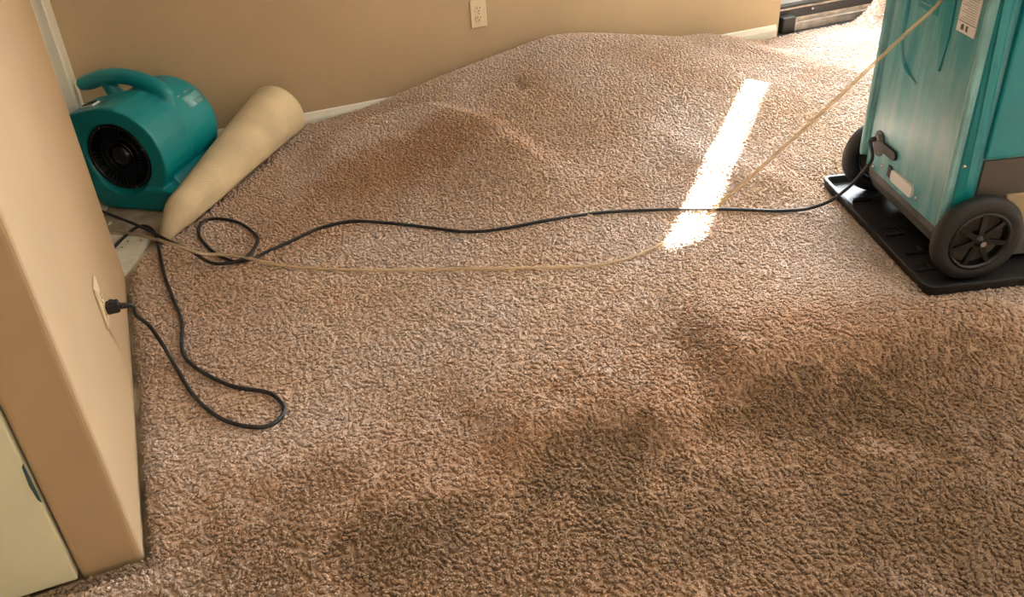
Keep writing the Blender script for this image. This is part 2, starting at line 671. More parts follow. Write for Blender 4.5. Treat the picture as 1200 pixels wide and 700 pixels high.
def soil_and_shade(X, Y):
    # soil: damp dark patches, plus painted shade in the dimple, below ridges and foreground
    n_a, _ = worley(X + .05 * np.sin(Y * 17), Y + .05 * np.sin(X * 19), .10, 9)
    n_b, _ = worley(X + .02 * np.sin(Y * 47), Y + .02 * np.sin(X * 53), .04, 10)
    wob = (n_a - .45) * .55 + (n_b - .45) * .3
    soil_shade = np.zeros(X.shape)
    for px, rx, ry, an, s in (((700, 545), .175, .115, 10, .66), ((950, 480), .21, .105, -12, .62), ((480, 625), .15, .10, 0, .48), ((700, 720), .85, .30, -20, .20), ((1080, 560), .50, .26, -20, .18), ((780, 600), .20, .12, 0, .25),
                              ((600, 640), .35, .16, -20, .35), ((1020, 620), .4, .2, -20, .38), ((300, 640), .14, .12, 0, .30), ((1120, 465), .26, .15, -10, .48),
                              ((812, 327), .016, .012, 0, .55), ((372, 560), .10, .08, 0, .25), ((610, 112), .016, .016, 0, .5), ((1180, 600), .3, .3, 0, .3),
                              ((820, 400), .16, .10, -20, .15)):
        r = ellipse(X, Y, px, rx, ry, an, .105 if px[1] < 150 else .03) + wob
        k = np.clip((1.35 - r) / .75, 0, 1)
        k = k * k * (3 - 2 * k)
        soil_shade = 1 - (1 - soil_shade) * (1 - s * k)
    # brown patches with shade painted on the mound, hump and foreground
    brown_shade = np.zeros(X.shape)
    for px, rx, ry, an, s in (((480, 195), .36, .15, 5, .75), ((400, 240), .40, .20, 15, .45), ((640, 190), .30, .12, 0, .35), ((980, 140), .45, .45, 0, .35),
                              ((1000, 440), .6, .25, -20, .70), ((760, 600), .9, .38, -20, .75), ((250, 380), .25, .35, 0, .30), ((800, 395), .35, .16, -15, .35), ((1010, 60), .3, .12, 0, .3)):
        r = ellipse(X, Y, px, rx, ry, an) + wob * .8
        k = np.clip((1.4 - r) / .9, 0, 1)
        brown_shade = 1 - (1 - brown_shade) * (1 - s * k * k * (3 - 2 * k))
    edge_dark = np.where((Y > 1.38), np.clip(1 - (X + .293) / .05, 0, 1), 0) * .7  # carpet made darker in a strip along the partition
    soil_shade = 1 - (1 - soil_shade) * (1 - np.clip(edge_dark, 0, 1))
    return soil_shade, brown_shade


def bare_mask(X, Y):
    return ((X < -.289 + .003 * np.sin(Y * 140)) & (Y > 1.411)) | ((left_of_fold(X, Y) > 0) & (Y > 2.55) & (X < .45))


def build_carpet():
    xs = np.concatenate([np.linspace(XL + .02, -.66, 6), np.arange(-.64, 3.60, .0085), np.linspace(3.64, XR - .02, 16)])
    ys = np.concatenate([np.linspace(YR + .02, .58, 14), np.arange(.60, 3.512, .0085)])
    X, Y = np.meshgrid(xs, ys, indexing='ij')
    H = base_height(X, Y)
    d1, v1 = worley(X, Y, .017, 3)
    pile = .0040 * (.6 - d1) - .002
    H = H + pile
    # frayed, thin edges
    e = np.minimum.reduce([np.where((Y > 1.43) & (X < .2), np.maximum(X + .293, 0), 9), np.abs(left_of_fold(X, Y)) + np.where(Y < 2.5, 9, 0)])
    q = np.clip(e / .012, 0, 1)
    H = H * (.30 + .70 * q)
    soil_shade, brown_shade = soil_and_shade(X, Y)
    ok = ~bare_mask(X, Y)
    keep = ok[:-1, :-1] & ok[1:, :-1] & ok[1:, 1:] & ok[:-1, 1:]
    nx, ny = X.shape
    idx = np.arange(nx * ny).reshape(nx, ny)
    q4 = np.stack([idx[:-1, :-1], idx[1:, :-1], idx[1:, 1:], idx[:-1, 1:]], -1)[keep]
    used = np.unique(q4)
    remap = np.full(nx * ny, -1)
    remap[used] = np.arange(len(used))
    q4 = remap[q4]
    co = np.stack([X.ravel()[used], Y.ravel()[used], H.ravel()[used]], -1)
    me = bpy.data.meshes.new('carpet')
    me.vertices.add(len(co))
    me.vertices.foreach_set('co', co.astype(np.float32).ravel())
    me.loops.add(q4.size)
    me.loops.foreach_set('vertex_index', q4.astype(np.int32).ravel())
    me.polygons.add(len(q4))
    me.polygons.foreach_set('loop_start', np.arange(0, q4.size, 4, dtype=np.int32))
    me.polygons.foreach_set('use_smooth', np.ones(len(q4), bool))
    for nm, arr in (('soil_shade', soil_shade), ('brown_shade', brown_shade)):
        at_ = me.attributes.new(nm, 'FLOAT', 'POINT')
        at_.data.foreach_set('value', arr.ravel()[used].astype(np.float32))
    me.update(calc_edges=True)
    me.materials.append(M['carpet'])
    return me


def build_tufts():
    """cut yarn ends: three-sided spikes that lean together in small clumps"""
    r = np.random.default_rng(21)
    out = []
    for y0, y1, sp, sz, outer in ((.55, 1.75, .0043, 1.0, False), (1.75, 2.45, .0052, 1.15, False), (2.45, 3.51, .0066, 1.4, False), (-.2, 3.50, .0125, 2.3, True)):
        gx, gy = np.meshgrid(np.arange(-.9, 4.6 if outer else 3.75, sp), np.arange(y0, y1, sp), indexing='ij')
        gx = (gx + (r.random(gx.shape) - .5) * sp).ravel()
        gy = (gy + (r.random(gy.shape) - .5) * sp).ravel()
        # fine where the photograph shows it, coarser around
        q = np.stack([gx, gy, np.full(gx.shape, .03 - CAM_H)], -1)
        dz = q @ np.array(CF)
        u = 600 + F_PX * (q @ np.array(CR)) / dz
        v = 350 - F_PX * (q @ np.array(CU)) / dz
        inside = (dz > .3) & (u > -25) & (u < 1225) & (v < 722)
        m = inside if not outer else ~inside
        ca, sa = math.cos(math.radians(-15)), math.sin(math.radians(-15))
        lx, ly = (gx - TRAY.x) * ca + (gy - TRAY.y) * sa, -(gx - TRAY.x) * sa + (gy - TRAY.y) * ca
        pressed = (lx > .004) & (lx < .636) & (ly > .004) & (ly < .696)
        m = m & ~bare_mask(gx - .006, gy + .006) & ~pressed
        out.append(np.stack([gx[m], gy[m], np.full(m.sum(), sz)], -1))
    P = np.concatenate(out)
    X, Y, S = P.T
    n = len(X)
    Hh = base_height(X, Y) - .003
    # lean towards the clump's centre, with a shared nap and some randomness
    cell = .0150
    eps = .0012
    w1 = X + .005 * np.sin(Y * 61 + 3 * np.sin(X * 23))
    w2 = Y + .005 * np.sin(X * 67 + 3 * np.sin(Y * 29))
    d0, v0 = worley(w1, w2, cell, 3)
    dxp, _ = worley(w1 + eps, w2, cell, 3)
    dyp, _ = worley(w1, w2 + eps, cell, 3)
    gx_, gy_ = -(dxp - d0) / eps * cell, -(dyp - d0) / eps * cell
    reach = np.clip(d0, 0, .8) * cell * .75
    napx = .0016 * np.sin(X * 3.1 + Y * 1.3)
    napy = -.0012 + .0014 * np.sin(Y * 2.7 - X * 2.2)
    hgt = (.0095 - .0042 * d0 + .003 * (v0 - .5) + .0020 * (r.random(n) - .5)) * (.8 + .2 * S)
    edge = np.clip((X + .293) / .02, .35, 1)
    hgt = np.where(Y > 1.43, hgt * edge, hgt)
    tip = np.stack([X + gx_ * reach + napx + .0013 * r.standard_normal(n), Y + gy_ * reach + napy + .0013 * r.standard_normal(n), Hh + hgt], -1)
    a0 = r.random(n) * 6.283
    rad = .0041 * S * (.8 + .4 * r.random(n))
    co = np.zeros((n, 5, 3))
    root = np.stack([X, Y, Hh - .001], -1)
    mid = root * .22 + tip * .78
    for k in range(3):
        a = a0 + k * 2.0944
        co[:, 1 + k] = mid + np.stack([rad * np.cos(a), rad * np.sin(a), np.zeros(n)], -1)
    co[:, 0] = root
    co[:, 4] = tip
    base = (np.arange(n) * 5)[:, None]
    tris = np.concatenate([base + np.array([[0, 1 + (k + 1) % 3, 1 + k]]) for k in range(3)] + [base + np.array([[1 + k, 1 + (k + 1) % 3, 4]]) for k in range(3)], 0)
    li = tris.ravel().astype(np.int32)
    ls = (np.arange(len(tris)) * 3).astype(np.int32)
    me = bpy.data.meshes.new('tufts')
    me.vertices.add(n * 5)
    me.vertices.foreach_set('co', co.astype(np.float32).ravel())
    me.loops.add(len(li))
    me.loops.foreach_set('vertex_index', li)
    me.polygons.add(len(ls))
    me.polygons.foreach_set('loop_start', ls)
    me.polygons.foreach_set('use_smooth', np.ones(len(ls), bool))
    so_, ru_ = soil_and_shade(X, Y)
    for nm, arr in (('soil_shade', so_), ('brown_shade', ru_)):
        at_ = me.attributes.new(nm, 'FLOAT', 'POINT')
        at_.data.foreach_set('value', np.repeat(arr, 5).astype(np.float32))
    me.update(calc_edges=True)
    me.materials.append(M['carpet'])
    return me


carpet = empty('carpet', (0, 0, 0))
tag(carpet, 'damp beige cut-pile carpet lifted into swells by air across the whole floor', 'carpet')
pile_o = bpy.data.objects.new('carpet_ground', build_carpet())
COL.objects.link(pile_o)
pile_o.parent = carpet
tuft_o = bpy.data.objects.new('tufts', build_tufts())
COL.objects.link(tuft_o)
tuft_o.parent = carpet
tuft_o['kind'] = 'stuff'


def fold_roll():
    """the carpet corner curled back on itself, backing outwards"""
    A, Bp = Vector((-.172, 2.772, 0)), Vector((.325, 3.405, 0))
    n, m, th = 40, 40, .010
    ax = (Bp - A).normalized()
    side = Vector((ax.y, -ax.x, 0))   # to the right, over the carpet
    bm = bmesh.new()
    uvl = bm.loops.layers.uv.new('UVMap')
    grid = []
    for layer in (0, 1):
        rows = []
        for i in range(n + 1):
            t = i / n
            r = .012 + .036 * min(1, t / .14) ** .7 + .072 * t
            c = A.lerp(Bp, t) + Vector((0, 0, .006 + r * 1.0)) + side * (.004 * math.sin(t * 6))
            if layer:
                r -= th
            row = []
            for k in range(m + 1):
                # starts flat on the floor beneath, rises on the bare side, rolls over the top to the carpet side
                ph = math.radians(-95 - 292 * k / m)
                rr = r * (1 - .05 * k / m)
                row.append(bm.verts.new(c + side * (rr * math.cos(ph)) + Vector((0, 0, rr * math.sin(ph)))))
            rows.append(row)
        grid.append(rows)
    for layer in (0, 1):
        g = grid[layer]
        for i in range(n):
            for k in range(m):
                f = bm.faces.new((g[i][k], g[i + 1][k], g[i + 1][k + 1], g[i][k + 1]))
                f.material_index = layer
                for lp, (uu, vv) in zip(f.loops, ((i, k), (i + 1, k), (i + 1, k + 1), (i, k + 1))):
                    lp[uvl].uv = (uu / n * .8, vv / m * .6)
    o_, i_ = grid
    for i in range(n):
        for k in (0, m):
            bm.faces.new((o_[i][k], o_[i + 1][k], i_[i + 1][k], i_[i][k]))
    for i in (0, n):
        for k in range(m):
            bm.faces.new((o_[i][k], o_[i][k + 1], i_[i][k + 1], i_[i][k]))
    o = obj('folded_corner', bm, 'backing', carpet, smooth=True)
    o.data.materials.append(M['carpet'])
    o['label'] = 'cream woven backing of the curled-back carpet corner'
    return o


fold_roll()

# ------------------------------------------------------------------ bare floor in the opening: board, tack strip, debris
tb = empty('threshold_board', (-.33, 2.80, 0))
tag(tb, 'white painted wooden board lying on the bare floor at the end of the partition', 'board')
a_, b_, c_, d_ = at(128, 275, .012), at(176, 278, .012), at(160, 302, .012), at(144, 322, .012)
poly = [(p.x + .33, p.y - 2.80) for p in (a_, b_, c_, d_)]
poly.insert(0, (poly[0][0], poly[-1][1] + .01))
obj('plank', add_prism(bmesh.new(), poly, .0005, .012, 'Z'), 'wood', tb)
nail = add_lathe(bmesh.new(), [(0, 0), (.0028, 0), (.0030, .0015), (0, .002)], 10)
n0 = obj('nail', nail, 'slot', tb)
for k, (x, y) in enumerate(((165, 282), (143, 290), (150, 283))):
    p = at(x, y, .012)
    o = n0 if k == 0 else copy_child(n0, tb)
    o.location = (p.x + .33, p.y - 2.80, .0118)

ts_ = empty('tack_strip', (-.01, BACK_Y - .035, 0))
tag(ts_, 'narrow plywood tack strip fixed to the bare floor beneath the air mover', 'tack strip')
obj('strip', box(-.32, .36, -.013, .013, .0003, .007, bev=.001), 'wood', ts_)
pin = bmesh.new()
bmesh.ops.create_cone(pin, segments=6, radius1=.0012, radius2=.0002, depth=.006, cap_ends=True)
p0 = obj('pin', pin, 'metal', ts_)
for k in range(14):
    o = p0 if k == 0 else copy_child(p0, ts_)
    o.location = (-.30 + k * .048, .004 * (-1) ** k, .0095)
for k, (x, y, s, lab) in enumerate((((112), 221, .012, 'dark splinter lying on the bare floor left of the air mover'), (129, 262, .010, 'small pale crumb of plaster on the bare floor by the black cord'),
                                    (138, 256, .007, 'tiny brown crumb of debris on the bare floor by the black cord'))):
    p = at(x, y, .003)
    bm = bmesh.new()
    bmesh.ops.create_icosphere(bm, subdivisions=1, radius=s)
    for v in bm.verts:
        v.co = Vector((v.co.x * 1.3, v.co.y * .6, v.co.z * .35)) * random.uniform(.75, 1.2)
    o = obj('debris', bm, ('slot', 'wood', 'floor')[k])
    o.location = (p.x, p.y, s * .36)
    o.rotation_euler = (0, 0, k)
    tag(o, lab, 'debris', 'debris on the bare floor')
# pale sheet vinyl in the opening
struct(obj('trim_2', add_prism(bmesh.new(), [(-.60, 3.04), (-.36, 3.08), (-.33, 3.18), (-.35, 3.285), (-.60, 3.285)], .0003, .003, 'Z'), 'wood'))


# ------------------------------------------------------------------ outlets
def outlet(name, loc, rz, label):
    t = empty(name, loc, rz)            # local -Y faces the room, origin at plate centre
    tag(t, label, 'outlet', 'wall outlets')
    bm = box(-.035, .035, -.006, 0, -.057, .057, bev=.003)
    obj('cover_plate', bm, 'plate', t)
    for s in (-1, 1):
        bm = bmesh.new()
        add_lathe(bm, [(0, -.0085), (.0155, -.0085), (.0168, -.0075), (.0168, -.004)], 24, 'Y', (0, 0, s * .0195))
        f = obj('socket', bm, 'plate', t)
        for x, h in ((-.0062, .0085), (.0062, .0070)):
            obj('slot', box(x - .0012, x + .0012, -.0092, -.0080, s * .0195 + .004 - h / 2, s * .0195 + .004 + h / 2), 'slot', f)
        obj('ground_hole', add_lathe(bmesh.new(), [(0, -.0092), (.0026, -.0092), (.0026, -.008)], 12, 'Y', (0, 0, s * .0195 - .0075)), 'slot', f)
    obj('screw', add_lathe(bmesh.new(), [(0, -.0075), (.0028, -.0072), (.003, -.006)], 12, 'Y'), 'metal', t)
    return t


outlet('wall_outlet', (1.213, BACK_Y, .348), 0, 'ivory duplex outlet on the tan back wall above the swollen carpet')
outlet('wall_outlet', (PX1, 1.995, .285), math.pi / 2, 'ivory duplex outlet on the partition with a black plug in it')


# ------------------------------------------------------------------ air mover
def air_mover():
    t = empty('air_mover', (-.246, 3.098, 0), math.radians(-36.87))
    tag(t, 'teal plastic air mover with round black intake grille standing on bare floor', 'air mover')
    cz, R = .195, .168
    bm = bmesh.new()
    # drum
    add_lathe(bm, [(0, .02), (R - .012, .02), (R, .032), (R, .335), (R - .012, .362), (R - .045, .378), (0, .378)], 56, 'Y', (0, 0, cz))
    # intake side block
    pl = [(-.10, .0), (-.15, .05), (-.190, .13), (-.200, .255), (-.192, .300), (-.155, .340), (-.03, .369), (.03, .369)]
    for k in range(12):
        a = math.radians(80 - k * 12.5)
        pl.append((.171 * math.cos(a), cz + .171 * math.sin(a)))
    pl += [(.10, .0)]
    add_prism(bm, pl, 0, .165)
    # foot and outlet snout
    pl = [(-.115, .004), (-.16, .06), (-.14, .095), (.10, .085), (.15, .085), (.19, .075), (.205, .05), (.205, .012), (.19, .004)]
    add_prism(bm, pl, -.012, .335)
    # rear quarter below the drum that feeds the snout
    add_prism(bm, [(-.14, .05), (-.155, .17), (0, .20), (.14, .12), (.2, .06)], .05, .33)
    # handle: grip with a free rounded end, a post and a root on the drum
    hy = .205
    path = smooth_path([(-.235, hy, .368), (-.20, hy, .378), (-.14, hy, .396), (-.07, hy, .402), (.0, hy, .393), (.055, hy, .372), (.09, hy, .345), (.10, hy, .31)], 6)
    add_tube(bm, path, [.025 if i < 3 else .028 for i in range(len(path))], 14)
    bmesh.ops.create_uvsphere(bm, u_segments=14, v_segments=10, radius=.0255, matrix=Matrix.Translation((-.235, hy, .368)))
    add_tube(bm, [(-.135, hy, .39), (-.12, hy, .35), (-.095, hy, .30)], [.026, .027, .036], 12)
    tmp = obj('tmp', bm, 'teal')
    md = tmp.modifiers.new('r', 'REMESH')
    md.mode = 'VOXEL'
    md.voxel_size = .0052
    md2 = tmp.modifiers.new('s', 'SMOOTH')
    md2.iterations = 9
    md2.factor = .5
    cut = obj('cut', add_lathe(bmesh.new(), [(0, -.08), (.130, -.08), (.130, -.002), (.119, .012), (.111, .075), (0, .075)], 48, 'Y', (-.012, 0, cz - .005)), 'teal')
    md3 = tmp.modifiers.new('b', 'BOOLEAN')
    md3.operation = 'DIFFERENCE'
    md3.object = cut
    md3.solver = 'FAST'
    dg = bpy.context.evaluated_depsgraph_get()
    dg.update()
    me = bpy.data.meshes.new_from_object(tmp.evaluated_get(dg))
    me.name = 'housing'
    for o in (tmp, cut):
        bpy.data.objects.remove(o)
    me.polygons.foreach_set('use_smooth', [True] * len(me.polygons))
    h = bpy.data.objects.new('housing', me)
    COL.objects.link(h)
    h.parent = t
    me.materials.clear()
    me.materials.append(M['teal'])
    c = Vector((-.012, 0, cz - .005))
    # intake: dark cup, ring of fins, domed motor
    g = obj('intake_grille', add_lathe(bmesh.new(), [(.117, .010), (.110, .014), (.1095, .072), (0, .072)], 48, 'Y', c), 'black', t, True)
    add = bmesh.new()
    add_lathe(add, [(.107, .014), (.1075, .008), (.115, .006), (.118, .012)], 48, 'Y', c)
    obj('ring', add, 'gloss', g, True)
    fin = obj('fin', box(.072, .110, .012, .030, -.0013, .0013), 'gloss', g)
    for k in range(44):
        o = fin if k == 0 else copy_child(fin, g)
        o.location = c
        o.rotation_euler = (0, 2 * math.pi * k / 44, 0)
    add = bmesh.new()
    add_lathe(add, [(.070, .020), (.0735, .016), (.075, .024), (.0735, .030)], 40, 'Y', c)
    add_lathe(add, [(.046, .020), (.0495, .016), (.051, .024), (.049, .030)], 40, 'Y', c)
    obj('ring', add, 'gloss', g, True)
    add = bmesh.new()
    add_lathe(add, [(0, .004), (.018, .006), (.032, .013), (.040, .026), (.042, .06)], 32, 'Y', c)
    obj('motor_cap', add, 'gloss', g, True)
    s0 = obj('screw', add_lathe(bmesh.new(), [(0, -.004), (.0032, -.003), (.0036, .002)], 10, 'Y'), 'metal', g)
    for k, a in enumerate((20, 110, 200, 290)):
        o = s0 if k == 0 else copy_child(s0, g)
        o.location = c + Vector((.113 * math.cos(math.radians(a)), .006, .113 * math.sin(math.radians(a))))
    # switch on the sloping shoulder, latch on the corner
    sw = empty('switch', (0, 0, 0))
    bpy.data.objects.remove(sw)
    ang = math.atan2(.029, .125)
    bm = box(-.026, .026, -.020, .020, -.004, .003, bev=.002)
    s = obj('switch_plate', bm, 'paper', t)
    s.location = (-.105, .060, .3535)
    s.rotation_euler = (0, -ang, 0)
    obj('rocker', box(-.021, .021, -.016, .016, .001, .0065, bev=.002), 'gloss', s)
    l = obj('cord_clip', box(-.014, .010, -.004, .040, -.008, .008, bev=.003), 'black', t)
    l.location = (-.198, .03, .265)
    # stickers and bands that follow the drum
    def band(name, m_, a0, a1, y0, y1, rr):
        bm = bmesh.new()
        k = 16
        va = []
        for i in range(k + 1):
            a = math.radians(a0 + (a1 - a0) * i / k)
            va.append([bm.verts.new((rr * math.cos(a), y, cz + rr * math.sin(a))) for y in (y0, y1)])
        for i in range(k):
            bm.faces.new((va[i][0], va[i][1], va[i + 1][1], va[i + 1][0]))
        r_ = bmesh.ops.extrude_face_region(bm, geom=bm.faces[:])
        for v in [v for v in r_['geom'] if isinstance(v, bmesh.types.BMVert)]:
            d = Vector((v.co.x, 0, v.co.z - cz)).normalized()
            v.co -= d * .004
        return obj(name, bm, m_, t, True)
    band('sticker', M['film'], 30, 46, .245, .335, R + .0012)
    band('seam', 'metal', 49.5, 50.3, .235, .268, R + .0012)
    band('seam', 'metal', 49.5, 50.3, .278, .335, R + .0012)
    return t


M['film'] = mat('clear_sticker_film', (.16, .42, .44), .12, var=.15, vscale=60)
air_mover()

# ------------------------------------------------------------------ drip tray and dehumidifier
TZ = .015
TR = math.radians(-15)
tray = empty('drip_tray', (TRAY.x, TRAY.y, TZ), TR)
tag(tray, 'shallow black plastic tray with raised rim under the teal dehumidifier', 'tray')
TWX, TWY = .64, .70
bm = bmesh.new()


def rrect(x0, x1, y0, y1, r, z, k=5):
    out = []
    for cx, cy, a0 in ((x1 - r, y1 - r, 0), (x0 + r, y1 - r, 90), (x0 + r, y0 + r, 180), (x1 - r, y0 + r, 270)):
        for i in range(k + 1):
            a = math.radians(a0 + 90 * i / k)
            out.append((cx + r * math.cos(a), cy + r * math.sin(a), z))
    return out


def loft(bm, loops, cap0=True, cap1=True):
    V = [[bm.verts.new(p) for p in l] for l in loops]
    n = len(V[0])
    for a, b in zip(V, V[1:]):
        for i in range(n):
            bm.faces.new((a[i], a[(i + 1) % n], b[(i + 1) % n], b[i]))
    if cap0:
        bm.faces.new(V[0][::-1])
    if cap1:
        bm.faces.new(V[-1])
    return bm


def inset(d, z):
    return rrect(d, TWX - d, d, TWY - d, max(.028 - d, .008), z)


loft(bm, [inset(.006, 0), inset(0, .024), inset(.001, .029), inset(.004, .030), inset(.011, .030), inset(.014, .027), inset(.020, .008)])
obj('pan', bm, 'black', tray)
for y in (.15, .36, .56):
    bm = box(.05, .62, y - .004, y + .004, .008, .012, bev=.002)
    obj('rib', bm, 'black', tray)
for x, y in ((.07, .555), (.07, .33), (.055, .13), (.075, .22)):
    bm = bmesh.new()
    add_box(bm, x - .03, x + .03, y - .018, y - .010, .008, .016, bev=.002)
    add_box(bm, x + .02, x + .03, y - .018, y + .02, .008, .016, bev=.002)
    obj('floor_lug', bm, 'black', tray)

dh = empty('dehumidifier', (TRAY.x, TRAY.y, TZ + .008), TR)
tag(dh, 'tall teal portable dehumidifier on two spoked black wheels standing in black tray', 'dehumidifier')
ZB = -.008      # z values below are measured from the carpet top like the photo study
Y0, Y1, XF, XB, ZT = .100, .572, .060, .545, .86
# main housing
bm = bmesh.new()
loops = []
for z, dx, dyy in ((.125, .02, .006), (.135, .006, 0), (.30, .004, 0), (.60, .002, .002), (.80, .004, .004), (.845, .02, .012), (.86, .05, .03)):
    loops.append(rrect(XF + .012 + dx, XB - dx, Y0 + .008 + dyy, Y1 - .008 - dyy, .028, z + ZB))
loft(bm, loops)
obj('housing', bm, 'tealscuff', dh, False)
# flanged vertical edges either side of the rear panel
for y, s in ((Y0, 1), (Y1, -1)):
    bm = bmesh.new()
    pth = smooth_path([(XF + .001, y + s * .004, .165 + ZB), (XF - .003, y + s * .002, .20 + ZB), (XF - .003, y + s * .004, .50 + ZB), (XF - .001, y + s * .008, .82 + ZB), (XF + .02, y + s * .012, .85 + ZB)], 6)
    add_tube(bm, pth, .0085, 12)
    add_box(bm, XF + .0, XF + .03, min(y, y + s * .012), max(y, y + s * .012), .16 + ZB, .82 + ZB, bev=.004)
    obj('edge_flange', bm, 'edge', dh, True)
# rear panel: raised field with an arch-shaped bead, a groove and a grip pocket
rp = obj('rear_panel', box(XF + .005, XF + .02, Y0 + .02, Y1 - .02, .135 + ZB, .83 + ZB, bev=.006, seg=3), 'tealscuff', dh, False)
bm = bmesh.new()
pth = smooth_path([(XF + .004, .475, .80 + ZB), (XF + .004, .475, .62 + ZB), (XF + .004, .472, .54 + ZB), (XF + .004, .45, .50 + ZB), (XF + .004, .41, .475 + ZB), (XF + .004, .36, .462 + ZB)], 6)
add_tube(bm, pth, [.007] * 12 + [.006] * (len(pth) - 18) + [.004] * 6, 10)
obj('bead', bm, 'tealscuff', rp, True)
bm = bmesh.new()
add_prism(bm, [(.300, .82 + ZB), (.262, .82 + ZB), (.252, .62 + ZB), (.264, .53 + ZB), (.272, .53 + ZB), (.290, .62 + ZB)], XF + .001, XF + .006, 'X')
obj('moulded_fin', bm, 'teal', rp)
gp = obj('grip_pocket', box(XF + .0005, XF + .006, .325, .425, .655 + ZB, .74 + ZB, bev=.002), 'teal', rp)
obj('pocket_lip', box(XF - .002, XF + .003, .332, .418, .672 + ZB, .677 + ZB, bev=.001), 'tealscuff', gp)
# rating label with rows of print and two marks
lb = obj('rating_label', box(XF + .0020, XF + .0055, .150, .230, .650 + ZB, .80 + ZB), 'paper', rp)
lb['label'] = 'white printed rating label'
for k in range(20):
    z = .682 + k * .0057 + ZB
    obj('print_line', box(XF + .0014, XF + .0022, .156, .224 - .012 * ((k * 7) % 3), z, z + .0014), 'faint', lb)
obj('print_rule', box(XF + .0014, XF + .0022, .152, .228, .676 + ZB, .6775 + ZB), 'ink', lb)
obj('print_mark', add_prism(bmesh.new(), [(.212, .657 + ZB), (.200, .657 + ZB), (.200, .669 + ZB), (.206, .672 + ZB), (.212, .667 + ZB)], XF + .0014, XF + .0022, 'X'), 'ink', lb)
obj('print_mark', add_prism(bmesh.new(), [(.190, .658 + ZB), (.181, .656 + ZB), (.183, .665 + ZB), (.180, .671 + ZB), (.190, .670 + ZB)], XF + .0014, XF + .0022, 'X'), 'ink', lb)
# cord inlet pocket with strain relief, retaining strap, screws, drain cover
bm = bmesh.new()
loft(bm, [[(x, cy + yy, cz_) for (yy, cz_, _) in rrect(-.028, .028, .190 + ZB, .268 + ZB, .024, 0)] for x, cy in ((XF + .006, .492), (XF + .0025, .492))])
inl = obj('cord_inlet', bm, 'black', rp)
obj('inlet_boss', add_lathe(bmesh.new(), [(.0, -.004), (.010, -.003), (.012, .006)], 16, 'X', (XF - .0, .487, .248 + ZB)), 'pan', inl, True)
bm = bmesh.new()
loft(bm, [[(x, .425 + yy, .232 + ZB + zz) for (yy, zz, _) in rrect(-.045, .045, -.014, .014, .013, 0)] for x in (XF + .006, XF - .003, XF - .004)])
obj('cord_strap', bm, 'black', rp)
s0 = obj('panel_screw', add_lathe(bmesh.new(), [(0, -.004), (.004, -.0035), (.0058, -.001), (.0062, .003)], 12, 'X'), 'metal', rp, True)
for k, (y, z) in enumerate(((.452, .174), (.246, .168), (.50, .150))):
    o = s0 if k == 0 else copy_child(s0, rp)
    o.location = (XF + .003, y, z + ZB)
bm = bmesh.new()
loft(bm, [[(x, .324 + yy, .178 + ZB + zz) for (yy, zz, _) in rrect(-.062, .062, -.019, .017, .012, 0)] for x in (XF + .006, XF - .001, XF - .003)])
dc = obj('drain_cover', bm, 'paper', rp)
dc['label'] = 'white rounded plate low on the rear panel'
obj('cover_slot', box(XF + .001, XF + .007, .392, .415, .158 + ZB, .196 + ZB, bev=.003), 'black', rp)
# dusty bottom pan sloping in under the rear panel
bm = bmesh.new()
add_prism(bm, [(XF + .018, .150 + ZB), (XF + .022, .10 + ZB), (XF + .045, .055 + ZB), (XF + .075, .026 + ZB), (.50, .026 + ZB), (.53, .15 + ZB)], Y0 + .022, Y1 - .022)
obj('bottom_pan', bm, 'pan', dh)
# near side: corner pillar, recessed panel, grey lower cover
bm = bmesh.new()
pl = []
pl = [(XF + .012, Y0 + .03), (XF + .010, Y0 + .004), (XF + .018, Y0 - .006), (XF + .040, Y0 - .012), (XF + .062, Y0 - .010), (XF + .073, Y0 - .002), (XF + .073, Y0 + .03)]
loft(bm, [[(x, y, .215 + ZB) for x, y in pl], [(x, y, .222 + ZB) for x, y in pl], [(x - .028 * 1, y, .84 + ZB) if x > XF + .03 else (x, y, .84 + ZB) for x, y in pl]])
pil = obj('corner_pillar', bm, 'teal', dh)
o = obj('pillar_screw', add_lathe(bmesh.new(), [(0, -.003), (.004, -.0025), (.0055, 0), (.006, .004)], 12, 'Y', (XF + .022, Y0 - .0085, .335 + ZB)), 'metal', pil, True)
obj('side_panel', box(XF + .078, XB - .02, Y0 - .002, Y0 + .02, .345 + ZB, .83 + ZB, bev=.006), 'teal', dh)
obj('lower_cover', box(XF + .082, XB - .02, Y0 + .002, Y0 + .02, .14 + ZB, .338 + ZB, bev=.003), 'grey', dh)
obj('axle_bracket', box(.225, .30, Y0 - .006, Y0 + .012, .14 + ZB, .235 + ZB, bev=.006), 'tan', dh)
obj('axle', add_lathe(bmesh.new(), [(0, .025), (.008, .025), (.008, .645), (0, .645)], 12, 'Y', (.145, 0, .133 + ZB)), 'metal', dh)
# wheels
WR, WZ = .124, .133


